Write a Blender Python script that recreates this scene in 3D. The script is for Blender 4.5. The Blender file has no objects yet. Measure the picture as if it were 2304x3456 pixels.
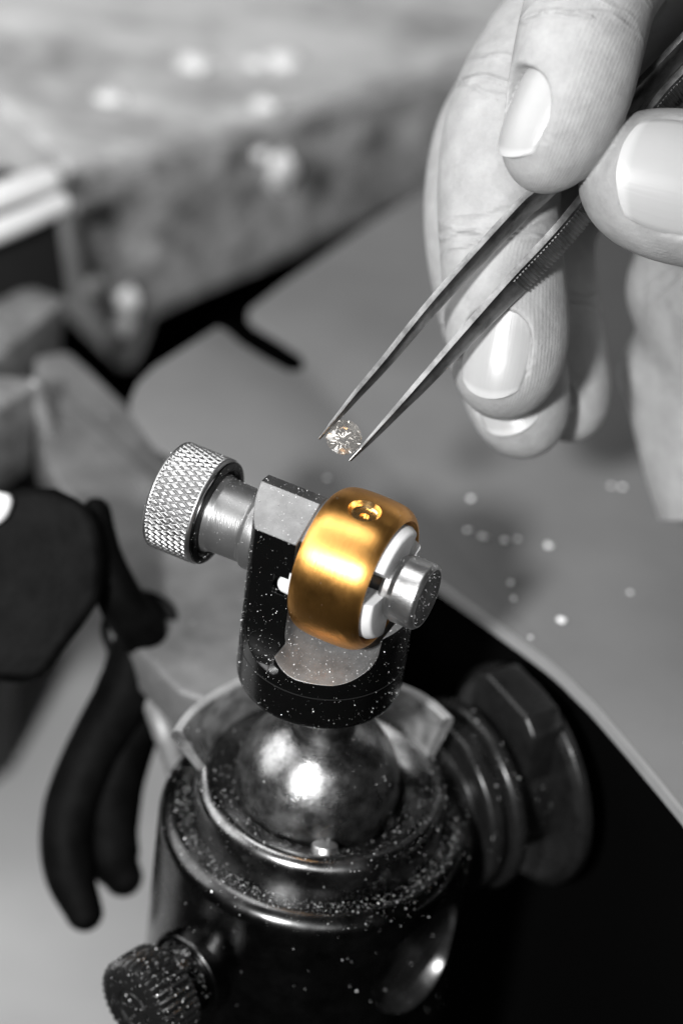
import bpy, bmesh, math, random
import numpy as np
from mathutils import Vector, Matrix

random.seed(7)
rng = np.random.default_rng(7)
MM = 0.001
sc = bpy.context.scene
COL = sc.collection

# ------------------------------------------------------------------ camera
ELEV, ROLL, FP = math.radians(38), math.radians(7.8), 9765.0
r0 = np.array([1, 0, 0.]); u0 = np.array([0, math.sin(ELEV), math.cos(ELEV)]); FW = np.array([0, math.cos(ELEV), -math.sin(ELEV)])
RT = math.cos(ROLL) * r0 + math.sin(ROLL) * u0
UP = -math.sin(ROLL) * r0 + math.cos(ROLL) * u0
Z0 = 150.0                                   # height of the vise ball above the floor, mm
ray = lambda px, py: FW + RT * (px - 1152) / FP - UP * (py - 1728) / FP
CAM = -474 * ray(1085, 2640)                 # ball centre is the origin, mm


def P(px, py, d):
    return CAM + d * ray(px, py)


def onplane(px, py, p0, n):
    k = ray(px, py); n = np.array(n, float)
    return CAM + k * (np.dot(np.array(p0, float) - CAM, n) / np.dot(k, n))


def onz(px, py, z):
    return onplane(px, py, (0, 0, z), (0, 0, 1))


def W(p):                                    # mm about the ball -> metres in the world
    p = np.asarray(p, float)
    return Vector(((p[0]) * MM, (p[1]) * MM, (p[2] + Z0) * MM))


cam = bpy.data.cameras.new('camera'); camo = bpy.data.objects.new('camera', cam); COL.objects.link(camo)
M = Matrix.Identity(4)
for i in range(3):
    M[i][0], M[i][1], M[i][2] = RT[i], UP[i], -FW[i]
    M[i][3] = W(CAM)[i]
camo.matrix_world = M
cam.sensor_fit = 'VERTICAL'; cam.sensor_height = 36; cam.sensor_width = 24
cam.lens = FP / 3456 * 36
cam.clip_start = 0.02; cam.clip_end = 20
cam.dof.use_dof = True; cam.dof.focus_distance = 0.4455; cam.dof.aperture_fstop = 8.2
sc.camera = camo

# ------------------------------------------------------------------ light
wd = bpy.data.worlds.new('World'); sc.world = wd; wd.use_nodes = True
wd.node_tree.nodes['Background'].inputs[0].default_value = (1, 1, 1, 1)
wd.node_tree.nodes['Background'].inputs[1].default_value = 0.006


def area(name, pos, target, size, watts):
    l = bpy.data.lights.new(name, 'AREA'); l.shape = 'DISK'; l.size = size * MM; l.energy = watts
    o = bpy.data.objects.new(name, l); COL.objects.link(o)
    o.location = W(pos); d = W(target) - W(pos)
    o.rotation_euler = d.to_track_quat('-Z', 'Y').to_euler()
    return o


area('key_lamp', (-200, -550, 470), (10, 10, 30), 70, 9.0)
area('side_lamp', (-560, 60, 420), (0, 20, 10), 600, 3.0)
area('overhead_lamp', (-170, 110, 640), (0, 40, 20), 220, 1.1)
area('diamond_fill', (160, -900, 640), (0, 0, 30), 420, 1.6)  # added soft fill behind the camera, brightens the diamond and metal
sc.view_settings.view_transform = 'Standard'; sc.view_settings.look = 'None'
sc.view_settings.exposure = 0.15; sc.view_settings.gamma = 1.0
sc.render.engine = 'CYCLES'
sc.cycles.use_denoising = True
sc.cycles.max_bounces = 14; sc.cycles.transmission_bounces = 12; sc.cycles.glossy_bounces = 6
sc.cycles.sample_clamp_indirect = 6
sc.cycles.caustics_reflective = False; sc.cycles.caustics_refractive = True


# ------------------------------------------------------------------ materials
class NT:
    def __init__(s, name):
        s.m = bpy.data.materials.new(name); s.m.use_nodes = True
        s.t = s.m.node_tree; s.b = s.t.nodes['Principled BSDF']; s.out = s.t.nodes['Material Output']

    def n(s, typ, **kw):
        nd = s.t.nodes.new(typ)
        for k, v in kw.items():
            if k.startswith('i_'):
                nd.inputs[k[2:].replace('_', ' ')].default_value = v
            else:
                setattr(nd, k, v)
        return nd

    def l(s, a, b):
        s.t.links.new(a, b)

    def coords(s, scale=(1, 1, 1), rot=(0, 0, 0)):
        tc = s.n('ShaderNodeTexCoord'); mp = s.n('ShaderNodeMapping')
        mp.inputs['Scale'].default_value = scale; mp.inputs['Rotation'].default_value = rot
        s.l(tc.outputs['Object'], mp.inputs['Vector']); return mp.outputs['Vector']

    def noise(s, vec, scale, detail=4, rough=.6):
        nd = s.n('ShaderNodeTexNoise'); nd.inputs['Scale'].default_value = scale
        nd.inputs['Detail'].default_value = detail; nd.inputs['Roughness'].default_value = rough
        s.l(vec, nd.inputs['Vector']); return nd.outputs['Fac']

    def ramp(s, fac, stops):
        nd = s.n('ShaderNodeValToRGB'); el = nd.color_ramp.elements
        while len(el) < len(stops): el.new(.5)
        for e_, (p, c) in zip(el, stops):
            e_.position = p; e_.color = (c, c, c, 1) if np.isscalar(c) else (*c, 1)
        s.l(fac, nd.inputs['Fac']); return nd.outputs['Color']

    def bump(s, h, strength, dist, normal=None):
        nd = s.n('ShaderNodeBump'); nd.inputs['Strength'].default_value = strength; nd.inputs['Distance'].default_value = dist
        s.l(h, nd.inputs['Height'])
        if normal is not None: s.l(normal, nd.inputs['Normal'])
        return nd.outputs['Normal']

    def set(s, **kw):
        for k, v in kw.items():
            k = k.replace('_', ' ')
            if k == 'Base Color' and np.isscalar(v): v = (v, v, v, 1)
            elif k == 'Base Color' and len(v) == 3: v = (*v, 1)
            s.b.inputs[k].default_value = v
        return s


MAT = {}


def metal(name, col, rough, metallic=1.0, brush=None, brush_s=.25, rv=.12, ior=1.5, smear=0.0, bevel=0.0, aniso=0.0, fine=2500):
    """metal with roughness variation, optional brushed grain (stretch vector in object space) and smudges"""
    t = NT(name); t.set(Base_Color=col, Roughness=rough, Metallic=metallic, IOR=ior)
    v = t.coords()
    f1 = t.noise(v, 180, 5)
    t.l(t.ramp(f1, [(.3, max(.05, rough - rv)), (.7, rough + rv)]), t.b.inputs['Roughness'])
    nrm = None
    if bevel:
        bv = t.n('ShaderNodeBevel'); bv.samples = 4; bv.inputs['Radius'].default_value = bevel * MM; nrm = bv.outputs['Normal']
    if brush:
        vb = t.coords(scale=brush)
        nrm = t.bump(t.noise(vb, fine, 3), brush_s, .00005, nrm)
    else:
        nrm = t.bump(t.noise(v, fine, 2), .06, .00005, nrm)
    t.l(nrm, t.b.inputs['Normal'])
    if smear:
        f = t.noise(v, 260, 6, .65)
        c = np.array(col if not np.isscalar(col) else (col,) * 3)
        t.l(t.ramp(f, [(.35, tuple(c * (1 - smear))), (.6, tuple(c))]), t.b.inputs['Base Color'])
    MAT[name] = t.m; return t


metal('black_steel', .075, .25, 1.0, rv=.07, smear=.5)
metal('black_holder', .002, .24, 0.0, ior=1.36, rv=.08, bevel=.35)
metal('ball_steel', .42, .30, 1.0, brush=(1, 1, 9), brush_s=.8, rv=.09, smear=.75, fine=900)
metal('socket_steel', .20, .26, 1.0, rv=.1, smear=.5)
metal('guard_steel', .62, .36, .8, rv=.12, smear=.6)
metal('polished_cove', .30, .34, .5, rv=.08, smear=.4, bevel=.4)
metal('silver_steel', .50, .36, 1.0, brush=(1, 6, 6), brush_s=.5, rv=.08, fine=700)
metal('arm_top_steel', .19, .42, .9, brush=(1, 6, 6), brush_s=.5, rv=.08, fine=700, bevel=.3)
metal('knurl_steel', .42, .40, 1.0, rv=.06)
metal('neck_steel', .24, .38, .8, brush=(8, 1, 1), brush_s=.5, rv=.08, fine=700)
metal('dark_steel', .012, .42, 0.0, ior=1.35, rv=.1)
metal('tweezer_steel', .27, .38, 1.0, brush=(1, 1, 1), brush_s=.3, rv=.12, smear=.55)
metal('tray_edge', .34, .5, .4)
metal('block_steel', .28, .45, .3, rv=.15, smear=.5)
metal('bright_chrome', .85, .4, .3)
metal('dust_metal', .85, .35, .2)
metal('hole_steel', .10, .3, .9, rv=.1, smear=.5)
metal('rim_steel', .55, .38, .5, rv=.1, smear=.25)
metal('thumb_steel', .07, .28, .9, rv=.08)
metal('hub_steel', .02, .30, .5, rv=.1, smear=.4)


def plain(name, col, rough, **kw):
    t = NT(name); t.set(Base_Color=col, Roughness=rough, **kw); MAT[name] = t.m; return t


t = plain('gold_satin', (1.0, .51, .14), .38, Metallic=1.0)
tc = t.n('ShaderNodeTexCoord'); vr = t.n('ShaderNodeVectorRotate', rotation_type='Z_AXIS'); vr.inputs['Angle'].default_value = math.radians(22)
mp = t.n('ShaderNodeMapping'); mp.inputs['Scale'].default_value = (22, 1, 1)
t.l(tc.outputs['Object'], vr.inputs['Vector']); t.l(vr.outputs[0], mp.inputs['Vector']); vv = t.coords()
t.l(t.bump(t.noise(mp.outputs[0], 150, 5, .7), .75, .00008), t.b.inputs['Normal'])
t.l(t.ramp(t.noise(vv, 300, 4), [(.3, .34), (.7, .46)]), t.b.inputs['Roughness'])
t.b.inputs['Anisotropic'].default_value = .8
tx = t.n('ShaderNodeCombineXYZ'); tx.inputs[0].default_value = math.cos(math.radians(-22)); tx.inputs[1].default_value = math.sin(math.radians(-22))
t.l(tx.outputs[0], t.b.inputs['Tangent'])
t = plain('gold_bright', (1.0, .68, .32), .22, Metallic=1.0)
t.l(t.bump(t.noise(t.coords(), 900, 3), .5, .0001), t.b.inputs['Normal'])
t = plain('white_nylon', .82, .38, Subsurface_Weight=.25, Subsurface_Scale=.003)
t.b.inputs['Subsurface Radius'].default_value = (1, 1, 1)
t.l(t.bump(t.noise(t.coords(), 500, 4), .25, .0002), t.b.inputs['Normal'])
# diamond
t = NT('diamond'); t.t.nodes.remove(t.b)
g = t.n('ShaderNodeBsdfGlass'); g.inputs['IOR'].default_value = 2.0; g.inputs['Roughness'].default_value = 0.0
g.inputs['Color'].default_value = (1, .985, .965, 1)
g.inputs['IOR'].default_value = 2.2
tr = t.n('ShaderNodeBsdfTranslucent'); tr.inputs[0].default_value = (.95, .93, .9, 1); df = t.n('ShaderNodeBsdfDiffuse'); df.inputs[0].default_value = (.9, .89, .88, 1)
m1 = t.n('ShaderNodeMixShader'); m1.inputs[0].default_value = .5; t.l(tr.outputs[0], m1.inputs[1]); t.l(df.outputs[0], m1.inputs[2])
m2 = t.n('ShaderNodeMixShader'); m2.inputs[0].default_value = .10; t.l(g.outputs[0], m2.inputs[1]); t.l(m1.outputs[0], m2.inputs[2])
t.l(m2.outputs[0], t.out.inputs['Surface']); MAT['diamond'] = t.m
# tray sheet
t = plain('tray_grey', .25, .7, IOR=1.3)
v = t.coords()
t.l(t.ramp(t.noise(v, 14, 5), [(.3, .105), (.7, .15)]), t.b.inputs['Base Color'])
t.l(t.bump(t.noise(v, 1500, 3), .25, .0001), t.b.inputs['Normal'])
# bracket
t = plain('bracket_grey', .14, .5, Metallic=.3)
v = t.coords()
t.l(t.ramp(t.noise(v, 60, 6, .65), [(.3, .09), (.7, .22)]), t.b.inputs['Base Color'])
t.l(t.bump(t.noise(v, 900, 3), .3, .0001), t.b.inputs['Normal'])
# wood
t = plain('bench_wood', .4, .65)
v = t.coords(scale=(1, 5, 5), rot=(0, 0, -math.radians(40)))
f = t.noise(v, 22, 8, .72); f2 = t.noise(t.coords(), 34, 8, .7)
mx = t.n('ShaderNodeMix', data_type='RGBA', blend_type='MULTIPLY'); mx.inputs[0].default_value = .8
t.l(t.ramp(f, [(.3, .26), (.7, .52)]), mx.inputs[6]); t.l(t.ramp(f2, [(.34, .34), (.52, 1.0)]), mx.inputs[7])
t.l(mx.outputs[2], t.b.inputs['Base Color'])
t.l(t.bump(f2, .5, .002), t.b.inputs['Normal'])
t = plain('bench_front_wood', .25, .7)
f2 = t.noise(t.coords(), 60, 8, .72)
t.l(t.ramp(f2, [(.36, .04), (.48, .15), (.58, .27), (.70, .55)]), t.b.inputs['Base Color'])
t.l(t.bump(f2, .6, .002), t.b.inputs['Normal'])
plain('floor_dark', .01, .85, Specular_IOR_Level=.1)
t = plain('floor_grey', .42, .8)
t.l(t.ramp(t.noise(t.coords(), 9, 4), [(.3, .24), (.7, .34)]), t.b.inputs['Base Color'])
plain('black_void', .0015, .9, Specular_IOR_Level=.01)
t = plain('black_rubber', .006, .6, Specular_IOR_Level=.05)
t.l(t.ramp(t.noise(t.coords(), 120, 5), [(.4, .0012), (.7, .0045)]), t.b.inputs['Base Color'])
t.l(t.bump(t.noise(t.coords(), 300, 4), .4, .0006), t.b.inputs['Normal'])
plain('pale_plastic', .6, .45)
# skin
t = plain('skin', .30, .52, Subsurface_Weight=.35, Subsurface_Scale=.0016, IOR=1.4)
t.b.inputs['Subsurface Radius'].default_value = (1, 1, 1)
v = t.coords()
t.l(t.ramp(t.noise(v, 150, 8, .7), [(.3, .24), (.7, .36)]), t.b.inputs['Base Color'])
at = t.n('ShaderNodeAttribute', attribute_name='ridge'); am = t.n('ShaderNodeAttribute', attribute_name='ridge_mask')
ad = t.n('ShaderNodeMath', operation='MULTIPLY_ADD'); ad.inputs[1].default_value = 3.0
t.l(t.noise(v, 260, 2), ad.inputs[0]); t.l(at.outputs['Fac'], ad.inputs[2])
sn = t.n('ShaderNodeMath', operation='SINE'); t.l(ad.outputs[0], sn.inputs[0])
ml = t.n('ShaderNodeMath', operation='MULTIPLY'); t.l(sn.outputs[0], ml.inputs[0]); t.l(am.outputs['Fac'], ml.inputs[1])
n1 = t.bump(ml.outputs[0], .32, .00004)
vo = t.n('ShaderNodeTexVoronoi'); vo.inputs['Scale'].default_value = 1100; t.l(v, vo.inputs['Vector'])
n2 = t.bump(vo.outputs['Distance'], .25, .00008, n1)
n3 = t.bump(t.noise(v, 420, 7, .7), .75, .0003, n2)
ac = t.n('ShaderNodeAttribute', attribute_name='crease'); n3 = t.bump(ac.outputs['Fac'], .9, .0004, n3)
t.l(n3, t.b.inputs['Normal'])
t = plain('nail', .42, .3, Subsurface_Weight=.3, Subsurface_Scale=.001, IOR=1.5)
t.b.inputs['Subsurface Radius'].default_value = (1, 1, 1)
at = t.n('ShaderNodeAttribute', attribute_name='nail_v')
t.l(t.ramp(at.outputs['Fac'], [(.0, .40), (.2, .35), (.90, .35), (.95, .43), (1, .44)]), t.b.inputs['Base Color'])
au = t.n('ShaderNodeAttribute', attribute_name='nail_u')
cm = t.n('ShaderNodeCombineXYZ'); t.l(au.outputs['Fac'], cm.inputs[0])
sc_ = t.n('ShaderNodeMath', operation='MULTIPLY'); sc_.inputs[1].default_value = .06; t.l(at.outputs['Fac'], sc_.inputs[0]); t.l(sc_.outputs[0], cm.inputs[1])
t.l(t.bump(t.noise(cm.outputs[0], 16, 4), .35, .00012), t.b.inputs['Normal'])


# ------------------------------------------------------------------ object helpers
def mesh_obj(name, verts, faces, mat, parent=None, smooth=40, raw=False):
    """verts in mm about the ball (raw: already metres, local)"""
    me = bpy.data.meshes.new(name)
    vs = [tuple(p) for p in verts] if raw else [tuple(W(p)) for p in verts]
    me.from_pydata(vs, [], faces); me.validate(); me.update()
    return link(name, me, mat, parent, smooth)


def link(name, me, mat, parent=None, smooth=40):
    bm = bmesh.new(); bm.from_mesh(me); bmesh.ops.recalc_face_normals(bm, faces=bm.faces); bm.to_mesh(me); bm.free()
    if mat and not me.materials: me.materials.append(MAT[mat])
    if smooth:
        me.shade_smooth(); me.set_sharp_from_angle(angle=math.radians(smooth))
    o = bpy.data.objects.new(name, me); COL.objects.link(o)
    if parent is not None:
        o.parent = parent; o.matrix_parent_inverse = parent.matrix_world.inverted()
    return o


def thing(name, label, cat, base=(0, 0, 0), group=None):
    o = bpy.data.objects.new(name, None); COL.objects.link(o); o.empty_display_size = .01
    o.matrix_world = Matrix.Translation(W(base))
    tag(o, label, cat, group); return o


def tag(o, label=None, cat=None, group=None, kind=None):
    for k, v_ in (('label', label), ('category', cat), ('group', group), ('kind', kind)):
        if v_: o[k] = v_
    return o


def frame(axis, ref=(0, 0, 1)):
    a = np.array(axis, float); a /= np.linalg.norm(a); r = np.array(ref, float)
    x = np.cross(r, a); x /= np.linalg.norm(x); y = np.cross(a, x)
    return x, y, a


def lathe(profile, c=(0, 0, 0), axis=(0, 0, 1), seg=96, a0=0, a1=2 * math.pi, ref=None, rfun=None):
    if ref is None: ref = (0, 1, 0) if abs(np.dot(axis, (0, 0, 1))) > .9 else (0, 0, 1)
    x, y, a = frame(axis, ref); c = np.array(c, float)
    full = abs(a1 - a0 - 2 * math.pi) < 1e-6
    n = seg if full else seg + 1
    vs, fs = [], []; m = len(profile)
    for i in range(n):
        th = a0 + (a1 - a0) * i / seg
        for j, (r, h) in enumerate(profile):
            if rfun: r = rfun(th, r, h, j)
            vs.append(c + a * h + (x * math.cos(th) + y * math.sin(th)) * r)
    for i in range(seg):
        i2 = (i + 1) % n
        for j in range(m - 1):
            fs.append((i * m + j, i2 * m + j, i2 * m + j + 1, i * m + j + 1))
    # weld poles
    return vs, fs


def lathe_obj(name, profile, mat, parent=None, smooth=35, **kw):
    vs, fs = lathe(profile, **kw)
    me = bpy.data.meshes.new(name); me.from_pydata([tuple(W(p)) for p in vs], [], fs)
    bm = bmesh.new(); bm.from_mesh(me); bmesh.ops.remove_doubles(bm, verts=bm.verts, dist=2e-6); bm.to_mesh(me); bm.free()
    return link(name, me, mat, parent, smooth)


def rounded(profile_pts, radii, n=5):
    """round the corners of an open polyline"""
    out = []
    pts = [np.array(p, float) for p in profile_pts]
    for i, p in enumerate(pts):
        r = radii[i]
        if r <= 0 or i in (0, len(pts) - 1): out.append(tuple(p)); continue
        a = pts[i - 1] - p; b = pts[i + 1] - p; la, lb = np.linalg.norm(a), np.linalg.norm(b); a /= la; b /= lb
        ang = math.acos(max(-1, min(1, a @ b))); d = min(r / math.tan(ang / 2), la * .49, lb * .49)
        p0, p1 = p + a * d, p + b * d
        for k in range(n + 1):
            t_ = k / n; out.append(tuple((1 - t_) ** 2 * p0 + 2 * t_ * (1 - t_) * p + t_ ** 2 * p1))
    return out


def prism(pts, ext):
    """closed prism: polygon (3d pts) extruded by vector"""
    n = len(pts); ext = np.array(ext, float)
    vs = [np.array(p) for p in pts] + [np.array(p) + ext for p in pts]
    fs = [tuple(range(n)), tuple(range(2 * n - 1, n - 1, -1))] + [(i, (i + 1) % n, n + (i + 1) % n, n + i) for i in range(n)]
    return vs, fs


def prism_obj(name, pts, ext, mat, parent=None, bevel=0, seg=3, smooth=35):
    vs, fs = prism(pts, ext)
    me = bpy.data.meshes.new(name); me.from_pydata([tuple(W(p)) for p in vs], [], fs)
    if bevel:
        bm = bmesh.new(); bm.from_mesh(me)
        bmesh.ops.recalc_face_normals(bm, faces=bm.faces)
        ed = [e_ for e_ in bm.edges if len(e_.link_faces) == 2 and e_.calc_face_angle(0) > math.radians(25)]
        bmesh.ops.bevel(bm, geom=ed, offset=bevel * MM, segments=seg, affect='EDGES', profile=.5, clamp_overlap=True)
        bm.to_mesh(me); bm.free()
    return link(name, me, mat, parent, smooth)


def catmull(pts, n):
    pts = np.array(pts, float); k = len(pts)
    ex = np.vstack([2 * pts[0] - pts[1], pts, 2 * pts[-1] - pts[-2]])
    out = []
    for i in range(k - 1):
        p0, p1, p2, p3 = ex[i:i + 4]
        for j in range(n):
            t_ = j / n
            out.append(.5 * (2 * p1 + (p2 - p0) * t_ + (2 * p0 - 5 * p1 + 4 * p2 - p3) * t_ ** 2 + (3 * p1 - p0 - 3 * p2 + p3) * t_ ** 3))
    out.append(pts[-1]); return np.array(out)


def tube(name, pts, radii, mat, parent=None, seg=16, n=8, cap=True):
    data = catmull(np.hstack([np.array(pts, float), np.array(radii, float)[:, None]]), n)
    c, r = data[:, :3], data[:, 3]
    vs, fs = [], []
    tg = np.gradient(c, axis=0); ref = np.array([0.13, .2, 1.0])
    rows = []
    if cap:                                   # rounded ends
        def endcap(p, t_, rr, s):
            return [(p + s * t_ * rr * math.sin(a), rr * math.cos(a), t_) for a in (1.35, 1.0, .6, .3)]
        t0 = tg[0] / np.linalg.norm(tg[0]); t1 = tg[-1] / np.linalg.norm(tg[-1])
        rows += endcap(c[0], t0, r[0], -1)
        rows += [(c[i], r[i], tg[i]) for i in range(len(c))]
        rows += endcap(c[-1], t1, r[-1], 1)[::-1]
    else:
        rows = [(c[i], r[i], tg[i]) for i in range(len(c))]
    for p, rr, t_ in rows:
        x, y, a = frame(t_, ref)
        for k in range(seg):
            th = 2 * math.pi * k / seg; vs.append(p + (x * math.cos(th) + y * math.sin(th)) * rr)
    m = len(rows)
    for i in range(m - 1):
        for k in range(seg):
            k2 = (k + 1) % seg; fs.append((i * seg + k, i * seg + k2, (i + 1) * seg + k2, (i + 1) * seg + k))
    fs.append(tuple(range(seg))); fs.append(tuple((m - 1) * seg + k for k in range(seg)))
    return mesh_obj(name, vs, fs, mat, parent, 50)


def boolean(o, cutters, op='DIFFERENCE', smooth=30):
    """cut o with temporary meshes, keep the evaluated result"""
    tmp = []
    for vs, fs in cutters:
        me = bpy.data.meshes.new('cut'); me.from_pydata([tuple(W(p)) for p in vs], [], fs)
        bm = bmesh.new(); bm.from_mesh(me); bmesh.ops.remove_doubles(bm, verts=bm.verts, dist=2e-6)
        bmesh.ops.holes_fill(bm, edges=bm.edges); bmesh.ops.recalc_face_normals(bm, faces=bm.faces); bm.to_mesh(me); bm.free()
        c = bpy.data.objects.new('cut', me); COL.objects.link(c); tmp.append(c)
        md = o.modifiers.new('b', 'BOOLEAN'); md.object = c; md.operation = op; md.solver = 'EXACT'
        md.material_mode = 'TRANSFER'
    dg = bpy.context.evaluated_depsgraph_get()
    me = bpy.data.meshes.new_from_object(o.evaluated_get(dg))
    o.modifiers.clear(); old = o.data; o.data = me; bpy.data.meshes.remove(old)
    for c in tmp: bpy.data.objects.remove(c)
    me.shade_smooth(); me.set_sharp_from_angle(angle=math.radians(smooth))
    return o


def cyl(r, c, axis, h0, h1, seg=64, r2=None):
    r2 = r if r2 is None else r2
    return lathe([(0, h0), (r, h0), (r2, h1), (0, h1)], c, axis, seg)


# ------------------------------------------------------------------ setting: floor, tray sheet, panel, bench
fl = mesh_obj('floor', [(-900, -700, -150), (900, -700, -150), (900, 1100, -150), (-900, 1100, -150)], [(0, 1, 2, 3)], 'floor_dark', smooth=0)
tag(fl, kind='structure')
dr = prism_obj('drawer_board', [np.array(q, float) for q in ((-300, 20, -118), (-8, 20, -118), (-8, 330, -118), (-300, 330, -118))], (0, 0, -31.8), 'floor_grey', None, bevel=2)
tag(dr, 'pale grey board lying low behind the hanging pliers', 'board')

TZ = 8.0
out_px = [(440, 1390), (520, 1500), (700, 1600), (1000, 1700), (1350, 1860), (1480, 1960), (1700, 2118), (1870, 2245), (1960, 2330), (2050, 2425), (2304, 2730), (2700, 3230)]
edge = [onz(*q, TZ) for q in out_px]
notch = [(1560, 560), (1250, 750), (960, 950), (842, 1040), (836, 1066), (858, 1090), (940, 1138), (1015, 1188), (1030, 1220), (1016, 1248), (974, 1250), (896, 1208), (815, 1158), (768, 1116), (735, 1100), (640, 1160), (520, 1235), (465, 1290), (440, 1345)]
back = [onz(*q, TZ) for q in notch]
far = [np.array([330, -40, TZ]), np.array([330, 330, TZ]), np.array([60, 290, TZ])]
tray = thing('bench_tray', 'flat grey sheet with a slot and pale rim, sprinkled with metal chips', 'tray', (60, 60, TZ))
prism_obj('sheet', edge + far + back, (0, 0, -1.4), 'tray_grey', tray, bevel=.35, seg=2)
# pale rim along the edge facing the vise
def ribbon(name, pts, off_n, w, h, z, mat, parent):
    vs, fs = [], []
    n = len(pts)
    for i, p in enumerate(pts):
        t_ = pts[min(i + 1, n - 1)] - pts[max(i - 1, 0)]; t_ = t_ / np.linalg.norm(t_); nn = np.array([t_[1], -t_[0], 0]) * off_n
        for (a, b) in ((0, 0), (w, 0), (w, -h), (0, -h)):
            vs.append(p + nn * a + np.array([0, 0, z - TZ + b]))
    for i in range(n - 1):
        for k in range(4):
            fs.append((4 * i + k, 4 * i + (k + 1) % 4, 4 * i + 4 + (k + 1) % 4, 4 * i + 4 + k))
    fs += [(0, 1, 2, 3), tuple(4 * (n - 1) + k for k in range(4))]
    return mesh_obj(name, vs, fs, mat, parent, 30)


rim_pts = catmull([edge[i] for i in (4, 5, 6, 7, 8, 9, 10, 11)], 5)
ribbon('rim', list(rim_pts), 1, .9, 2.0, TZ + .2, 'tray_edge', tray)
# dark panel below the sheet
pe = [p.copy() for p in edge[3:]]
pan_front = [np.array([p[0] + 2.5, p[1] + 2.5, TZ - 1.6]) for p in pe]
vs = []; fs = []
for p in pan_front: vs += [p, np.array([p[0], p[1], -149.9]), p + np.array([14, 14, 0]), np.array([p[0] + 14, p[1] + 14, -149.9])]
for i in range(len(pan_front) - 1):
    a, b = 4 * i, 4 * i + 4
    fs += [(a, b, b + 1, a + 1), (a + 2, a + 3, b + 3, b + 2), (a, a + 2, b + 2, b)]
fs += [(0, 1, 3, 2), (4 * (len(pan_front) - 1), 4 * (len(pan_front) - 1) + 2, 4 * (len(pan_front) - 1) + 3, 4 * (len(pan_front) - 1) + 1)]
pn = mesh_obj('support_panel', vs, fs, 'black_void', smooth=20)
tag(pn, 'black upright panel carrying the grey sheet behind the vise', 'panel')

# bench slab: vertical front face, azimuth 40 deg
ba = math.radians(40); BU = np.array([math.cos(ba), math.sin(ba), 0]); BN = np.array([math.sin(ba), -math.cos(ba), 0])   # along, outward
BP = P(300, 560, 606)
slab_px = [(225, 575), (330, 548), (480, 520), (560, 480), (700, 440), (900, 390), (1020, 360), (1170, 295), (1330, 255), (1500, 200), (1800, 110), (2500, -110),
           (2500, 330), (1800, 500), (1500, 600), (1250, 710), (1000, 830), (800, 915), (640, 980), (500, 1050), (465, 1150), (430, 1220), (385, 1230), (352, 1140), (325, 1040), (280, 960), (255, 850), (235, 700)]
front = [onplane(*q, BP, BN) for q in slab_px]
bench = thing('workbench', 'thick worn wooden bench slab with scarred pale top and blotched front', 'workbench', (BP[0], BP[1], -150))
ztop = np.mean([p[2] for p in front[:12]])
for p in front[:12]: p[2] = .35 * p[2] + .65 * ztop
prism_obj('slab', front, -BN * 420, 'bench_wood', bench, bevel=2.2, seg=3)
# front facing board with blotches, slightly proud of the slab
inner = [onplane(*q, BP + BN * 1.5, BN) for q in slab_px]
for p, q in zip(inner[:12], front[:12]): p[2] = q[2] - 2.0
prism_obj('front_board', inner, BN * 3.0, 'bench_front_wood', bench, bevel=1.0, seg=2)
tag(mesh_obj('bench_leg', *prism([BP + BU * a + np.array([0, 0, -40]) - BN * b for a, b in ((10, 30), (200, 30), (200, 90), (10, 90))], (0, 0, -(BP[2] - 40 + 150) + .1)), 'black_void', bench, 0))
# pale lumps stuck on the front
def lump(name, px, py, r, mat, parent, squash=(1, 1, 1), d=None, on=None):
    c = onplane(px, py, BP + BN * 4.5, BN) if on is None else on
    vs, fs = lathe([(math.sin(a) * r, -math.cos(a) * r) for a in np.linspace(0, math.pi, 9)], (0, 0, 0), seg=14)
    vs = [c + np.array([q[0] * squash[0], q[1] * squash[1], q[2] * squash[2]]) * (1 + .22 * math.sin(3 * q[0] + 2 * q[1] + px)) for q in vs]
    me = bpy.data.meshes.new(name); me.from_pydata([tuple(W(p)) for p in vs], [], fs)
    bm = bmesh.new(); bm.from_mesh(me); bmesh.ops.remove_doubles(bm, verts=bm.verts, dist=1e-5); bm.to_mesh(me); bm.free()
    return link(name, me, mat, parent, 60)


for (px, py, r, sq) in ((940, 570, 3.4, (1, 1, 1.4)), (880, 520, 1.6, (1, 1, 1)), (425, 1010, 3.0, (1, .7, 1)), (410, 1090, 2.4, (1, 1, 1.3)), (320, 960, 2.2, (1, 1, 1))):
    lump('plaster_fleck', px, py, r, 'pale_plastic', bench, sq)
for (px, py, r) in ((665, 215, 3.2), (380, 330, 2.6), (960, 205, 3.5), (870, 215, 2.0), (900, 355, 2.4)):
    lump('plaster_fleck', px, py, r, 'pale_plastic', bench, (1.3, 1, .5), on=onz(px, py, ztop + .4))

# ------------------------------------------------------------------ steel bracket under the sheet on the vise's side
br = thing('steel_bracket', 'mottled grey steel plate with a raised rail running under the sheet', 'bracket', (-40, 60, -150))
BZ = -3.0
brp = [(120, 1200), (230, 1180), (300, 1240), (455, 1390), (560, 1540), (830, 1660), (1000, 1760), (1300, 1900), (1300, 2330), (900, 2440), (800, 2400), (600, 2330), (497, 2223), (365, 2096), (362, 1850), (340, 1760), (200, 1640), (130, 1500)]
prism_obj('plate', [onz(*q, BZ) for q in brp], (0, 0, -9), 'bracket_grey', br, bevel=1.0)
rl = [(182, 1327), (300, 1432), (420, 1545), (545, 1655), (700, 1780)]
ribbon('rail', [onz(*q, BZ) + np.array([0, 0, TZ - BZ]) for q in rl], 1, 2.4, 1.6, BZ + 1.3, 'bracket_grey', br)
q0 = onz(700, 2080, BZ - 9.2)
lathe_obj('post', [(0, -141), (7, -141), (7, 0), (0, 0)], 'dark_steel', br, c=q0 + np.array([30, 25, 0]), seg=32)
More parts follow.
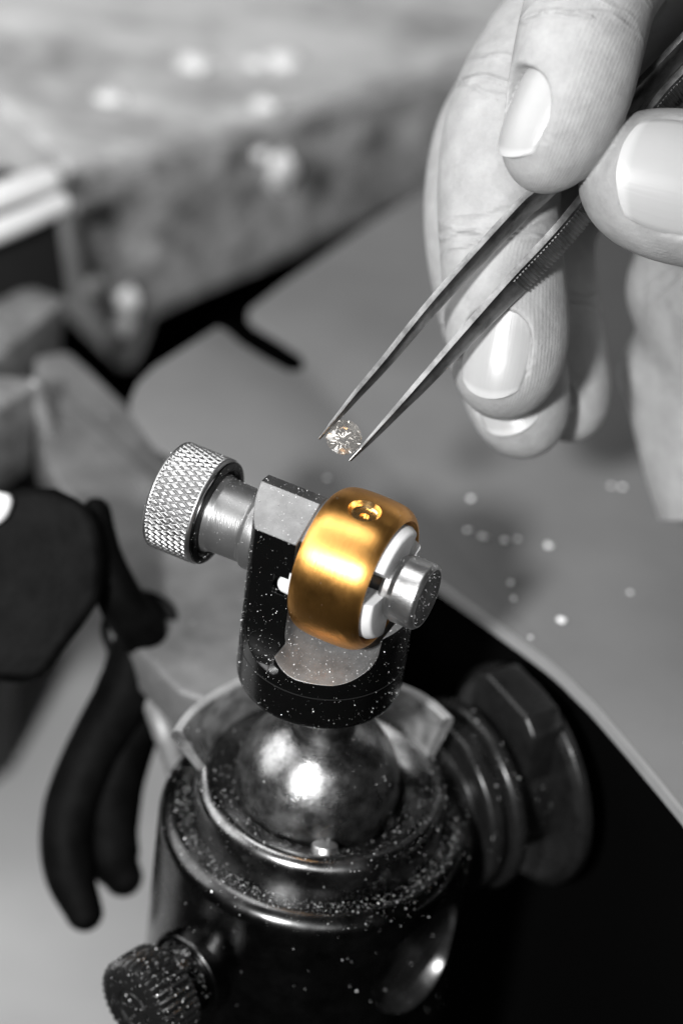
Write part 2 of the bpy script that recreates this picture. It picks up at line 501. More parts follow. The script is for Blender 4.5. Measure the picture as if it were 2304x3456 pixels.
tube('strut', [onz(500, 2310, -14), P(560, 2480, 506), P(640, 2700, 512)], [2.2, 2.2, 2.2], 'block_steel', br, seg=14)


# steel blocks at the edge of the frame
def block(name, px_face, d, axis_ext, mat, parent, bevel=.8):
    return prism_obj(name, [P(*q, d) for q in px_face], axis_ext, mat, parent, bevel=bevel, seg=4)


bv = thing('bench_vice', 'dark steel vice jaw with two bright polished rounded edges against the wooden slab', 'vice', P(-60, 1000, 560) * np.array([1, 1, 0]) + np.array([0, 0, -150]))
A = [P(-420, 870, 560), P(200, 715, 585), P(240, 1010, 585), P(120, 1060, 580), P(-420, 1300, 560)]
prism_obj('jaw', A, -BN * 20, 'dark_steel', bv, bevel=1.2)
tube('polished_edge', [P(-420, 940, 553), P(0, 778, 568), P(205, 690, 578)], [2.4, 2.4, 2.2], 'bright_chrome', bv, seg=20)
tube('polished_edge', [P(-420, 850, 562), P(-40, 680, 575), P(165, 610, 584)], [3.0, 3.0, 2.8], 'bright_chrome', bv, seg=20)
prism_obj('post', [P(-420, 1000, 600), P(100, 1000, 600), P(100, 1400, 600), P(-420, 1400, 600)], (0, 30, -60), 'black_void', bv)

sb = thing('steel_block', 'grey steel block with flat top and square corner below the vice jaw', 'steel block', onz(0, 1150, -150))
topz = -1.0
prism_obj('body', [onz(*q, topz) for q in ((-400, 1330), (-100, 1060), (60, 975), (120, 965), (215, 1000), (220, 1015), (0, 1200), (-300, 1420))], (0, 0, -16), 'block_steel', sb, bevel=.8)
prism_obj('foot', [onz(*q, topz - 16.2) for q in ((-400, 1330), (60, 985), (200, 1010), (0, 1190), (-300, 1420))], (0, 0, -132), 'dark_steel', sb)

sj = thing('steel_jaw', 'smaller grey steel block with chamfered corner standing on the bracket', 'steel block', onz(0, 1450, -150))
topz = 7.0
prism_obj('body', [onz(*q, topz) for q in ((-420, 1500), (-150, 1310), (0, 1265), (100, 1270), (125, 1300), (0, 1385), (-300, 1640))], (0, 0, -20), 'block_steel', sj, bevel=.7)
tube('chamfer_edge', [onz(120, 1296, topz - .5), onz(120, 1296, topz - .5) + np.array([3.0, -1, -10]), onz(120, 1296, topz - .5) + np.array([5, -1, -20])], [1.4, 2.0, 2.4], 'block_steel', sj)
prism_obj('foot', [onz(*q, topz - 20.2) for q in ((-420, 1520), (0, 1290), (110, 1300), (0, 1370), (-300, 1620))], (0, 0, -136), 'dark_steel', sj)

# dark rounded grip
rg = thing('tool_grip', 'large matte black rounded rubber tool grip with a pale end beside the bracket', 'tool grip', P(60, 1950, 490))
gp = [(-260, 1600), (0, 1655), (80, 1640), (190, 1645), (285, 1690), (335, 1760), (352, 1880), (345, 2020), (285, 2110), (215, 2200), (170, 2270), (100, 2310), (0, 2300), (-260, 2330)]
prism_obj('grip', [P(*q, 486) for q in gp], FW * 24 + np.array([-4, 0, -3]), 'black_rubber', rg, bevel=4.0, seg=6, smooth=60)
prism_obj('pale_end', [P(*q, 483) for q in ((-200, 1640), (-20, 1655), (45, 1670), (40, 1720), (10, 1765), (-60, 1790), (-200, 1800))], FW * 4, 'pale_plastic', rg, bevel=1.5, seg=4)
tube('stem', [P(-200, 2000, 500), P(-500, 2050, 505), P(-900, 2100, 510)], [8, 8, 8], 'black_rubber', rg)

# pliers hanging handles
pl = thing('pliers', 'black dipped pliers hanging handles down beside the vise', 'pliers', P(460, 2160, 508))
tube('handle', [P(480, 2120, 506), P(420, 2330, 508), P(310, 2540, 510), P(235, 2740, 511), P(232, 2930, 511), P(285, 3080, 511)], [4.4, 5.0, 4.8, 4.8, 4.6, 3.4], 'black_rubber', pl)
tube('handle', [P(520, 2180, 512), P(455, 2400, 514), P(392, 2600, 515), P(368, 2780, 516), P(385, 2900, 516), P(415, 2960, 516)], [4.8, 5.6, 5.6, 5.4, 4.8, 3.6], 'black_rubber', pl)
lathe_obj('pivot', [(0, -4), (6.5, -4), (7, -3), (7, 3), (6.5, 4), (0, 4)], 'black_rubber', pl, c=P(478, 2130, 510), axis=-FW + np.array([0, 0, .2]), seg=32)
tube('jaw', [P(478, 2130, 503), P(400, 2010, 498), P(345, 1870, 495), P(325, 1730, 494)], [4.5, 4.0, 3.4, 2.6], 'black_rubber', pl)

# ------------------------------------------------------------------ vise
vise = thing('ball_vise', 'black cylindrical ball vise dusted with metal filings', 'vise', (0, 0, -150))
body_prof = [(0, -149.9), (26.1, -149.9), (26.1, -60), (26.1, -20)] + [(22.7 + 3.4 * math.cos(a), -9.4 + 3.0 * math.sin(a)) for a in np.linspace(0, math.pi / 2, 14)] + [(20.9, -6.4)]
body = lathe_obj('body', body_prof + [(0, -6.4)], 'black_steel', vise, seg=160)
az = math.radians(-38)
hd = np.array([math.cos(az), math.sin(az), 0])
hc = hd * 22.4 + np.array([0, 0, -21.8])
HOLE = lathe([(0, 0), (8.6, 0), (9.8, .7), (10.6, 2.4), (10.8, 9), (0, 9)], hc, hd, 72)
sock = [(20.7, -7.2)] + [(18.5 + 2.2 * math.cos(a), -1.3 + 2.2 * math.sin(a)) for a in np.linspace(0, math.pi / 2 + .3, 14)] + [(14.7, -.7), (14.1, -1.2), (13.85, -2.2), (13.85, -6.4)]
lathe_obj('socket_ring', sock + [(20.6, -7.2)], 'socket_steel', vise, seg=128)
cupw = [(0, -6.2), (13.8, -6.2)]
# ear wall round the back of the ball
ear_az = [(184, 24.0), (172, 22.6), (160, 21.2), (145, 19.9), (125, 19.0), (90, 18.8), (62, 19.2), (46, 20.5), (28, 21.6)]
ea = catmull(ear_az, 6)
vs, fs = [], []
for a_, r_ in ea:
    a = math.radians(a_); d = np.array([math.cos(a), math.sin(a), 0])
    for (rr, z) in ((19.0 - .2, .2), (r_ - .9, 7.6), (r_ - .6, 8.3), (r_ + .5, 8.5), (r_ + 1.2, 8.0), (r_ + 1.2, 7.0), (20.3, .2)): vs.append(d * rr + np.array([0, 0, z]))
m = 7; n = len(ea)
for i in range(n - 1):
    for k in range(m):
        k2 = (k + 1) % m; fs.append((i * m + k, i * m + k2, (i + 1) * m + k2, (i + 1) * m + k))
fs += [tuple(range(m)), tuple((n - 1) * m + k for k in range(m))]
mesh_obj('guard_wall', vs, fs, 'guard_steel', vise, 50)
vs, fs = [], []
for a_, r_ in ea:
    a = math.radians(a_); d = np.array([math.cos(a), math.sin(a), 0])
    for (rr, z) in ((r_ - .65, 8.35), (r_ - .45, 8.75), (r_ + .75, 8.75), (r_ + 1.1, 8.25)): vs.append(d * rr + np.array([0, 0, z]))
for i in range(n - 1):
    for k in range(4): fs.append((i * 4 + k, i * 4 + (k + 1) % 4, (i + 1) * 4 + (k + 1) % 4, (i + 1) * 4 + k))
fs += [(0, 1, 2, 3), tuple((n - 1) * 4 + k for k in range(4))]
mesh_obj('guard_rim', vs, fs, 'rim_steel', vise, 50)
# ball
prof = [(13.5 * math.sin(a), -13.5 * math.cos(a)) for a in np.linspace(0.35, 2.75, 60)]
lathe_obj('ball', [(0, prof[0][1])] + prof + [(5.2, 16.0), (5.2, 21.6), (0, 21.6)], 'ball_steel', vise, seg=128, c=(-.8, 0, .6))
# small grub screw at the socket edge
gs = P(1130, 2790, 460)
gaz = math.radians(-83); gdir = np.array([math.cos(gaz), math.sin(gaz), 0])
lathe_obj('grub_screw', [(0, 0), (2.0, 0), (2.2, -.3), (2.2, -3), (0, -3)], 'silver_steel', vise, c=gdir * 14.9 + np.array([0, 0, .6]), axis=(gdir * -.45 + np.array([0, 0, 1.])), seg=32)
# thumb screw, front left
th_ = math.radians(39.5); td = np.array([-math.sin(th_), -math.cos(th_), 0.])
tc0 = np.array([0, 0, -26.6]) + td * 2.0
ts = thing('thumb', '', '', (0, 0, 0)); bpy.data.objects.remove(ts)
scr = lathe_obj('thumb_screw', rounded([(0, 20), (5.9, 20), (5.9, 29.2), (0, 29.2)], [0, 0, .5, 0]), 'black_steel', vise, c=tc0, axis=td, seg=64)
lathe_obj('boss', rounded([(6.2, 23.0), (7.6, 23.0), (7.6, 26.2), (6.2, 26.2)], [0, 0, .7, 0]), 'black_steel', vise, c=tc0, axis=td, seg=64)
NK = 36
def gear(th, r, h, j):
    ph = (th * NK / (2 * math.pi)) % 1.0
    return r - (.75 * (abs(ph - .5) * 2) ** 1.6 if r > 7.2 else 0)
lathe_obj('knurled_head', [(0, 29.3), (5.6, 29.3), (6.9, 29.6), (8.2, 30.3), (8.3, 33.5), (8.3, 36.4), (7.8, 37.2), (6.7, 37.5), (3.6, 37.5), (3.45, 37.15), (3.15, 37.15), (3.0, 37.5), (0, 37.5)], 'thumb_steel', scr, c=tc0, axis=td, seg=NK * 8, rfun=gear, smooth=30)
# horizontal swivel hub towards the panel
hz = -15.0; ha = math.radians(36); hdv = np.array([math.cos(ha), math.sin(ha), 0])
lathe_obj('hub', rounded([(0, 20), (11, 20), (11, 25.5), (16.0, 25.5), (16.0, 28.4), (14.2, 28.6), (14.2, 29.6), (17.0, 29.6), (17.0, 32.4), (12, 32.6), (12, 41), (0, 41)], [0, 0, .5, 1.2, 1.2, .3, .3, 1.4, 1.4, .6, 0, 0], 4), 'hub_steel', vise, c=(0, 0, hz), axis=hdv, seg=120)
xx, yy, _ = frame(hdv, (0, 0, 1))
hb = hdv * 35.4 + np.array([0, 0, hz + 12])
prism_obj('hub_block', [hb + xx * a + np.array([0, 0, b]) for a, b in ((-9, -6), (9, -6), (9, 6.5), (6, 9), (-6, 9), (-9, 6.5))], hdv * 7, 'hub_steel', vise, bevel=.8)
lathe_obj('mount_flange', rounded([(0, 40.6), (18.5, 40.6), (20, 41.6), (20, 43.0), (0, 43.0)], [0, 1.2, .6, 0, 0], 4), 'hub_steel', vise, c=(0, 0, hz), axis=hdv, seg=120)

# ------------------------------------------------------------------ ring holder (fork) on the ball
XA = math.radians(-22); X = np.array([math.cos(XA), math.sin(XA), 0]); Y = np.array([-math.sin(XA), math.cos(XA), 0]); Z = np.array([0, 0, 1.])
L = lambda s, y, z: X * s + Y * y + Z * z
ZR = 45.7; HO = -3.0
holder = thing('ring_holder', 'black fork-shaped ring clamp head with polished cove seated on the steel ball', 'ring clamp', (0, 0, 21))
hr = 13.3
hprof = rounded([(0, 22.2), (hr - .2, 22.2), (hr, 23.6), (hr, 60), (0, 60)], [0, .9, 0, 0, 0], 4)
fork = lathe_obj('fork', hprof, 'black_holder', holder, seg=144, c=X * HO)
fork.data.materials.append(MAT['polished_cove']); fork.data.materials.append(MAT['arm_top_steel'])


def ext_cut(profile, axis_dir, half, conv, mat):
    vs, fs = prism([conv(a, b) - axis_dir * half for a, b in profile], axis_dir * 2 * half)
    return vs, fs, mat


def arc2(cx, cy, r, a0, a1, n=10):
    return [(cx + r * math.cos(math.radians(a0 + (a1 - a0) * i / n)), cy + r * math.sin(math.radians(a0 + (a1 - a0) * i / n))) for i in range(n + 1)]


FZ = 31.7
u_prof = [(-6.1, 70)] + arc2(-1.1, FZ + 5.0, 5.0, 180, 270) + arc2(3.4, FZ + 5.4, 5.4, 270, 355) + [(8.9, 39.7), (20, 39.7), (20, 70)]
cut_u = ext_cut(u_prof, Y, 30, lambda s, z: L(s, 0, z), 'polished_cove')
f_prof = [(-8.6, 70), (-8.6, 38)] + [(-8.6 - 5 * (1 - math.cos(a)), 38 - 7.5 * math.sin(a)) for a in np.linspace(.1, math.pi / 2, 9)] + [(-20, 30.5), (-20, 70)]
cut_f = prism([L(-40, y, z) for y, z in f_prof], X * (40 - 5.5))
top_prof = [(-8.7, 53.1), (-1.3, 56.3), (1.2, 55.9), (7, 46), (30, 46), (30, 80), (-30, 80), (-30, 53.1)]
cut_t = prism([L(-40, y, z) for y, z in top_prof], X * 80)
cut_l = prism([L(-40, y, z) for y, z in ((-30, 70), (-30, 36), (30, 36), (30, 70))], X * (40 - 14.2))


def bool_mat(o, vs, fs, mat):
    me = bpy.data.meshes.new('cut'); me.from_pydata([tuple(W(p)) for p in vs], [], fs)
    bm = bmesh.new(); bm.from_mesh(me); bmesh.ops.remove_doubles(bm, verts=bm.verts, dist=2e-6)
    bmesh.ops.holes_fill(bm, edges=bm.edges); bmesh.ops.recalc_face_normals(bm, faces=bm.faces); bm.to_mesh(me); bm.free()
    me.materials.append(MAT[mat])
    c = bpy.data.objects.new('cut', me); COL.objects.link(c)
    md = o.modifiers.new('b', 'BOOLEAN'); md.object = c; md.operation = 'DIFFERENCE'; md.solver = 'EXACT'; md.material_mode = 'TRANSFER'
    dg = bpy.context.evaluated_depsgraph_get()
    nm = bpy.data.meshes.new_from_object(o.evaluated_get(dg)); o.modifiers.clear(); o.data = nm
    bpy.data.objects.remove(c)
    nm.shade_smooth(); nm.set_sharp_from_angle(angle=math.radians(28))


bool_mat(body, *HOLE, 'hole_steel')
bool_mat(fork, *cut_u)
bool_mat(fork, *cut_f, 'black_holder')
bool_mat(fork, *cut_t, 'arm_top_steel')
# bores for the white lug and the screw
bool_mat(fork, *lathe([(0, -9.2), (2.1, -9.2), (2.1, 0), (0, 0)], L(0, -7.4, ZR - 1.3), X, 32), 'black_holder')
bool_mat(fork, *lathe([(0, -2.2), (1.1, -2.2), (1.1, 2), (0, 2)], L(-5.6, -11.6, FZ - .6), -Y + Z * .6, 24), 'socket_steel')
lathe_obj('base_seam', [(hr - .3, 28.6), (hr + .05, 28.7), (hr + .05, 28.85), (hr - .3, 28.95)], 'dark_steel', holder, seg=144, c=X * HO)

# clamp screw with knurled knob
cs = thing('clamp_screw', 'silver clamp screw with diamond-knurled knob running through the ring holder', 'screw', L(-30, 0, ZR - 9))
CZ = L(0, 0, ZR)
R_K = 8.8; NA, NH = 46, 7
def knurl(th, r, h, j):
    if r < R_K - .01: return r
    a = th * NA / (2 * math.pi); b = (h + 32.2) / 8.0 * NH
    g = lambda q: max(0, 1 - abs((q % 1.0) - .5) * 2 / .42) if abs((q % 1.0) - .5) * 2 < .42 else 0
    fade = min(1, max(0, (h + 31.9) / .4), max(0, (-24.5 - h) / .5))
    return r - .42 * fade * max(g(a + b * .5), g(a - b * .5))
kp = [(0, -32.5), (R_K - .6, -32.5), (R_K - .02, -32.1)] + [(R_K, h) for h in np.linspace(-32.0, -24.4, 80)] + [(R_K - .05, -24.3), (R_K - .5, -23.9), (7.3, -23.7), (7.2, -24.2), (0, -24.2)]
lathe_obj('knurled_knob', kp, 'knurl_steel', cs, c=CZ, axis=X, seg=NA * 12, rfun=knurl, smooth=50)
lathe_obj('knob_face', rounded([(6.9, -24.4), (8.55, -24.0), (8.5, -23.55), (7.2, -23.4), (6.4, -24.4)], [0, .2, .2, .2, 0], 3), 'black_steel', cs, c=CZ, axis=X, seg=96)
lathe_obj('neck', rounded([(0, -24.3), (6.7, -24.3), (6.0, -22.6), (5.9, -17.4), (6.5, -16.6), (6.5, -14.8), (5.6, -14.2), (0, -14.2)], [0, .3, 1.0, .6, .5, .5, .3, 0], 5), 'neck_steel', cs, c=CZ, axis=X, seg=96)
lathe_obj('shaft', [(0, -14), (2.6, -14), (2.6, 8.3), (0, 8.3)], 'neck_steel', cs, c=CZ, axis=X, seg=40)
lathe_obj('cap', rounded([(0, 6.4), (4.5, 6.4), (4.9, 7.0), (4.9, 8.0), (5.4, 8.8), (5.4, 12.4), (4.9, 12.95), (0, 12.95)], [0, .3, .3, .4, .4, .6, .2, 0], 5), 'silver_steel', cs, c=CZ, axis=X, seg=80)
lathe_obj('cap_face', [(0, 13.0), (4.6, 13.0), (4.7, 12.9)], 'dark_steel', cs, c=CZ, axis=X, seg=64)

# white expander inside the ring
ex = thing('expander', 'white plastic expanding collet filling the inside of the gold ring', 'collet', L(0, 0, ZR - 10))
for k, (a0, a1, s1) in enumerate(((12, 98, 7.6), (132, 218, 7.6), (252, 338, 7.6))):
    off = 36
    pr = rounded([(3.6, -6.6), (9.3, -6.6), (9.3, s1 - 1.2), (8.6, s1), (4.4, s1), (3.6, s1 - .6)], [0, .8, 0.6, .8, .8, 0], 4) + [(3.6, -6.6)]
    vs, fs = lathe(pr, CZ, X, 28, math.radians(a0 + off), math.radians(a1 + off))
    mq = len(pr) - 1
    fs += [tuple(range(mq)), tuple(28 * (mq + 1) + i for i in range(mq))]
    mesh_obj('segment', vs, fs, 'white_nylon', ex, 40)
tube('lug', [L(-7.2, -7.5, ZR - 1.4), L(-6.0, -7.4, ZR - 1.4), L(-4.0, -7.0, ZR - 1.4)], [1.55, 1.65, 1.65], 'white_nylon', ex)

# gold ring
ring = thing('gold_ring', 'wide satin gold band ring with an empty round stone seat on top', 'ring', L(0, 0, ZR - 12))
rp = []
for q in np.linspace(-1, 1, 41):
    rp.append((12.1 - .42 * q * q - .95 * abs(q) ** 7, .3 + q * 5.85))
rp += [(10.4, 6.3), (10.1, 6.35), (9.75, 6.0), (9.6, 5.4), (9.6, -4.8), (9.75, -5.4), (10.1, -5.75), (10.4, -5.7)]
rp.append(rp[0])
band = lathe_obj('band', rp, 'gold_satin', ring, c=CZ, axis=X, seg=220)
band.data.materials.append(MAT['gold_bright'])
hc_ = CZ + Z * 0 + X * .9
bool_mat(band, *lathe([(0, 10.3), (.7, 10.3), (.75, 10.75), (1.9, 10.85), (2.15, 11.05), (2.6, 12.1), (2.85, 14), (0, 14)], hc_, Z - Y * .03, 72), 'gold_bright')

# ------------------------------------------------------------------ tweezers
tw = thing('tweezers', 'long pointed steel tweezers with ribbed grip gripping the clear stone', 'tweezers', P(1130, 1500, 449))


def prong(px_pts, d_pts, th_pts, wd_pts, name, skew):
    c = catmull([P(px, py, d) for (px, py), d in zip(px_pts, d_pts)], 10)
    hv = catmull(np.array([th_pts, wd_pts]).T, 10)
    tg = np.gradient(c, axis=0)
    vs, fs = [], []; K = 16
    frames = []
    for i, p in enumerate(c):
        t_ = tg[i] / np.linalg.norm(tg[i])
        ip = np.cross(t_, FW); ip /= np.linalg.norm(ip)                  # in picture, across the prong
        if ip @ (RT - UP) < 0: ip = -ip                                 # towards lower right
        w = FW + ip * skew; w -= t_ * (w @ t_); w /= np.linalg.norm(w)
        a = np.cross(t_, w)
        if a @ ip < 0: a = -a
        h, wd_ = hv[i]; f = min(1, i / (len(c) * .3))
        pw = 2 + 5 * f                                                  # round tip -> rectangular grip
        frames.append((p, t_, a, w, h, wd_))
        for k in range(K):
            th = 2 * math.pi * (k + .5) / K; cx, sx = math.cos(th), math.sin(th)
            s_ = (abs(cx) ** pw + abs(sx) ** pw) ** (-1 / pw)
            vs.append(p + a * cx * s_ * h / 2 + w * (sx * s_ + 1) * wd_ / 2)
    n = len(c)
    for i in range(n - 1):
        for k in range(K):
            k2 = (k + 1) % K; fs.append((i * K + k, i * K + k2, (i + 1) * K + k2, (i + 1) * K + k))
    fs += [tuple(range(K)), tuple((n - 1) * K + k for k in range(K))]
    o = mesh_obj(name, vs, fs, 'tweezer_steel', tw, 40)
    return o, frames


o1, fr1 = prong([(1073, 1480), (1132, 1407), (1200, 1321), (1293, 1210), (1469, 993), (1733, 700), (1836, 602), (2174, 254), (2304, 118), (2600, -190)],
                [449.6, 448.4, 447.8, 447.6, 447.5, 447.5, 447.6, 448, 448.5, 449.5],
                [.35, .75, 1.05, 1.3, 1.45, 1.5, 1.5, 1.5, 1.5, 1.5], [.6, 1.2, 1.9, 2.6, 3.6, 4.8, 5.2, 5.4, 5.4, 5.4], 'prong', .5)
o2, fr2 = prong([(1177, 1553), (1248, 1474), (1350, 1358), (1410, 1289), (1601, 1068), (1719, 934), (1910, 725), (2203, 345), (2304, 232), (2600, -80)],
                [448.9, 448.4, 447.9, 447.6, 447.5, 447.5, 447.6, 448, 448.5, 449.5],
                [.35, .75, 1.15, 1.35, 1.65, 1.75, 1.75, 1.75, 1.75, 1.75], [.6, 1.3, 2.1, 2.7, 4.2, 5.2, 5.6, 5.6, 5.6, 5.6], 'prong', .62)
# ribs on the outer face of the lower prong
acc = 0; vs, fs = [], []
cum = [0]
for i in range(1, len(fr2)): cum.append(cum[-1] + np.linalg.norm(fr2[i][0] - fr2[i - 1][0]))
cum = np.array(cum)
s0 = cum[np.argmin([abs(proj_[0] - 0) for proj_ in [(np.linalg.norm(f_[0] - P(1719, 934, 447.5)),) for f_ in fr2]])]
s = s0
def at_s(frs, cum, s):
    i = min(np.searchsorted(cum, s), len(frs) - 1); j = max(i - 1, 0)
    t_ = 0 if i == j else (s - cum[j]) / (cum[i] - cum[j])
    return [frs[j][k] * (1 - t_) + frs[i][k] * t_ for k in range(6)]
while s < cum[-1] - 2:
    p, t_, a, w, h, wd_ = at_s(fr2, cum, s)
    sl = 1.3                                                            # slant of the ribs
    base = len(vs)
    for (q, dz) in ((.06, 0), (.94, sl)):
        for (da, dt) in ((-.05, -.24), (.17, -.12), (.17, .12), (-.05, .24)):
            vs.append(p + a * (h / 2 + da) + w * wd_ * q + t_ * (dt + dz * (q - .5)))
    fs += [(base, base + 1, base + 2, base + 3), (base + 7, base + 6, base + 5, base + 4)] + [(base + k, base + 4 + k, base + 4 + (k + 1) % 4, base + (k + 1) % 4) for k in range(4)]
    s += .66
rb = mesh_obj('grip_ribs', vs, fs, 'tweezer_steel', tw, 0); rb['kind'] = 'stuff'
# joined end of the tweezers
tube('tail', [(fr1[-1][0] + fr2[-1][0]) / 2 + fr1[-1][1] * 1 + FW * 2.4, (fr1[-1][0] + fr2[-1][0]) / 2 + fr1[-1][1] * 9 + FW * 2.4], [2.9, 2.2], 'tweezer_steel', tw)

# ------------------------------------------------------------------ round brilliant
def brilliant(R):
    """57-facet cut: table, 8 stars, 8 kites, 16 upper girdle, girdle, 16 lower girdle, 8 pavilion mains, as mm local with z up"""
    vs = []; ang = lambda k, n, o=0: 2 * math.pi * (k + o) / n
    tb = [(.56 * R * math.cos(ang(k, 8)), .56 * R * math.sin(ang(k, 8)), .34 * R) for k in range(8)]
    st = [(.80 * R * math.cos(ang(k, 8, .5)), .80 * R * math.sin(ang(k, 8, .5)), .205 * R) for k in range(8)]
    gu = [(R * math.cos(ang(k, 16)), R * math.sin(ang(k, 16)), .035 * R) for k in range(16)]
    gl = [(R * math.cos(ang(k, 16)), R * math.sin(ang(k, 16)), -.035 * R) for k in range(16)]
    pv = [(.28 * R * math.cos(ang(k, 8, .5)), .28 * R * math.sin(ang(k, 8, .5)), -.64 * R) for k in range(8)]
    cu = [(0, 0, -.88 * R)]
    vs = tb + st + gu + gl + pv + cu
    T, S, GU, GL, PV, CU = 0, 8, 16, 32, 48, 56
    fs = [tuple(range(8))]
    for k in range(8):
        k1 = (k + 1) % 8; km = (k - 1) % 8
        fs.append((T + k, S + k, T + k1))
        fs += [(T + k, S + km, GU + 2 * k), (T + k, GU + 2 * k, S + k)]
        fs += [(S + k, GU + 2 * k, GU + 2 * k + 1), (S + k, GU + 2 * k + 1, GU + (2 * k + 2) % 16)]
        fs += [(PV + k, GL + 2 * k + 1, GL + 2 * k), (PV + k, GL + (2 * k + 2) % 16, GL + 2 * k + 1)]
        fs += [(CU, PV + k, GL + 2 * k), (CU, GL + 2 * k, PV + km)]
    for k in range(16): fs.append((GU + k, GL + k, GL + (k + 1) % 16, GU + (k + 1) % 16))
    return vs, fs


dv, df = brilliant(2.82)
dc = P(1160, 1476, 450.0)
nd = -FW * .95 + RT * .10 + UP * .24
x_, y_, z_ = frame(nd, UP)
dia = mesh_obj('diamond', [dc + x_ * p[0] + y_ * p[1] + z_ * p[2] for p in dv], df, 'diamond', None, 0)
tag(dia, 'clear round faceted stone held between the tweezer tips', 'gemstone')

# ------------------------------------------------------------------ hand: one signed-distance body, meshed with surface nets
def cs_(px, py, d):                                  # camera space, mm: right, up, away
    return np.array([(px - 1152) / FP * d, -(py - 1728) / FP * d, d])


def cs2w(v_):
    v_ = np.asarray(v_); return CAM + v_[..., 0:1] * RT + v_[..., 1:2] * UP + v_[..., 2:3] * FW


H = .42
FING = {
    'index': [(2260, -420, 460, 9.6), (2120, -200, 451, 9.6), (2010, -40, 444, 9.4), (1962, 120, 440.5, 9.3), (1930, 270, 439.5, 9.0), (1893, 390, 439.5, 8.3), (1855, 480, 440, 7.0), (1830, 535, 441, 4.6)],
    'middle': [(2080, -120, 474, 10.0), (1900, 90, 470, 10.0), (1790, 260, 467, 10.0), (1715, 430, 465, 9.8), (1682, 640, 464, 9.4), (1690, 840, 464, 9.3), (1706, 1010, 463, 9.4), (1712, 1140, 462, 9.2), (1706, 1230, 462, 8.0), (1696, 1285, 462, 5.6)],
    'ring': [(2060, 60, 494, 9.6), (1850, 220, 488, 9.6), (1690, 420, 484, 9.6), (1634, 620, 481, 9.4), (1632, 820, 479, 9.2), (1668, 1040, 477, 8.9), (1722, 1240, 475, 8.7), (1754, 1370, 474, 7.6), (1766, 1420, 474, 5.6)],
    'little': [(2150, 380, 504, 8.6), (1960, 560, 500, 8.2), (1850, 780, 495, 7.8), (1856, 980, 491, 7.5), (1890, 1180, 488, 7.3), (1914, 1320, 486, 6.7), (1926, 1385, 485, 5.0)],
    'thumb': [(2800, 760, 452, 11.8), (2560, 690, 449, 11.8), (2420, 652, 446.5, 11.5), (2310, 634, 445.5, 11.3), (2228, 618, 445, 10.8), (2180, 608, 445, 9.7), (2156, 602, 445, 8.5), (2136, 598, 445, 6.2)],
}
PALM = [  # rounded masses: (a, b, ra, rb)
    ((2420, -300, 480), (2420, 400, 500), 17, 17), ((2420, 400, 500), (2500, 900, 492), 17, 14),
    ((2310, 980, 494), (2560, 900, 488), 10, 15), ((2270, 1260, 505), (2520, 1700, 505), 9.5, 16),
    ((2500, 900, 492), (2560, 1500, 505), 15, 17), ((2140, 100, 488), (2420, 300, 495), 12, 17), ((2680, 740, 455), (2560, 1000, 490), 12, 16),
]
lo = np.array([cs_(1380, 1728, 470)[0], cs_(1152, 1760, 500)[1], 424.]); hi = np.array([cs_(2760, 0, 470)[0], cs_(1152, -420, 470)[1], 526.])
N = np.ceil((hi - lo) / H).astype(int) + 1
S = np.full(N, 9.0, np.float32)
gx, gy, gz = [lo[i] + H * np.arange(N[i], dtype=np.float32) for i in range(3)]


def smin(a, b, k):
    h = np.clip(.5 + .5 * (b - a) / k, 0, 1); return b * (1 - h) + a * h - k * h * (1 - h)


def chain_sdf(pts, rad, S, k):
    """smooth-union a tapered chain into S"""
    pts = np.asarray(pts, np.float32); pad = max(rad) + 3
    i0 = np.maximum(0, np.floor((pts.min(0) - pad - lo) / H).astype(int)); i1 = np.minimum(N, np.ceil((pts.max(0) + pad - lo) / H).astype(int))
    if (i1 <= i0).any(): return
    px_, py_, pz_ = gx[i0[0]:i1[0]][:, None, None], gy[i0[1]:i1[1]][None, :, None], gz[i0[2]:i1[2]][None, None, :]
    best = np.full((i1 - i0), 9.0, np.float32)
    for a, b, ra, rb_ in zip(pts[:-1], pts[1:], rad[:-1], rad[1:]):
        # local window of this segment
        pd = max(ra, rb_) + 3
        j0 = np.maximum(i0, np.floor((np.minimum(a, b) - pd - lo) / H).astype(int)); j1 = np.minimum(i1, np.ceil((np.maximum(a, b) + pd - lo) / H).astype(int))
        if (j1 <= j0).any(): continue
        sl = tuple(slice(j0[q] - i0[q], j1[q] - i0[q]) for q in range(3))
        X_, Y_, Z_ = gx[j0[0]:j1[0]][:, None, None] - a[0], gy[j0[1]:j1[1]][None, :, None] - a[1], gz[j0[2]:j1[2]][None, None, :] - a[2]
        d = b - a; t_ = np.clip((X_ * d[0] + Y_ * d[1] + Z_ * d[2]) / (d @ d), 0, 1)
        q = np.sqrt((X_ - t_ * d[0]) ** 2 + (Y_ - t_ * d[1]) ** 2 + (Z_ - t_ * d[2]) ** 2) - (ra + (rb_ - ra) * t_)
        best[sl] = smin(best[sl], q, 1.2)
    sl = tuple(slice(i0[q], i1[q]) for q in range(3))
    S[sl] = smin(S[sl], best, k)


for a, b, ra, rb_ in PALM:
    chain_sdf([cs_(*a), cs_(*b)], [ra, rb_], S, 6)
spl = {}
for nm in ('little', 'ring', 'middle', 'thumb', 'index'):
    arr = np.array([[*cs_(px, py, d), r] for px, py, d, r in FING[nm]])
    sp = catmull(arr, 5); spl[nm] = sp
    chain_sdf(sp[:, :3], list(sp[:, 3]), S, .5)

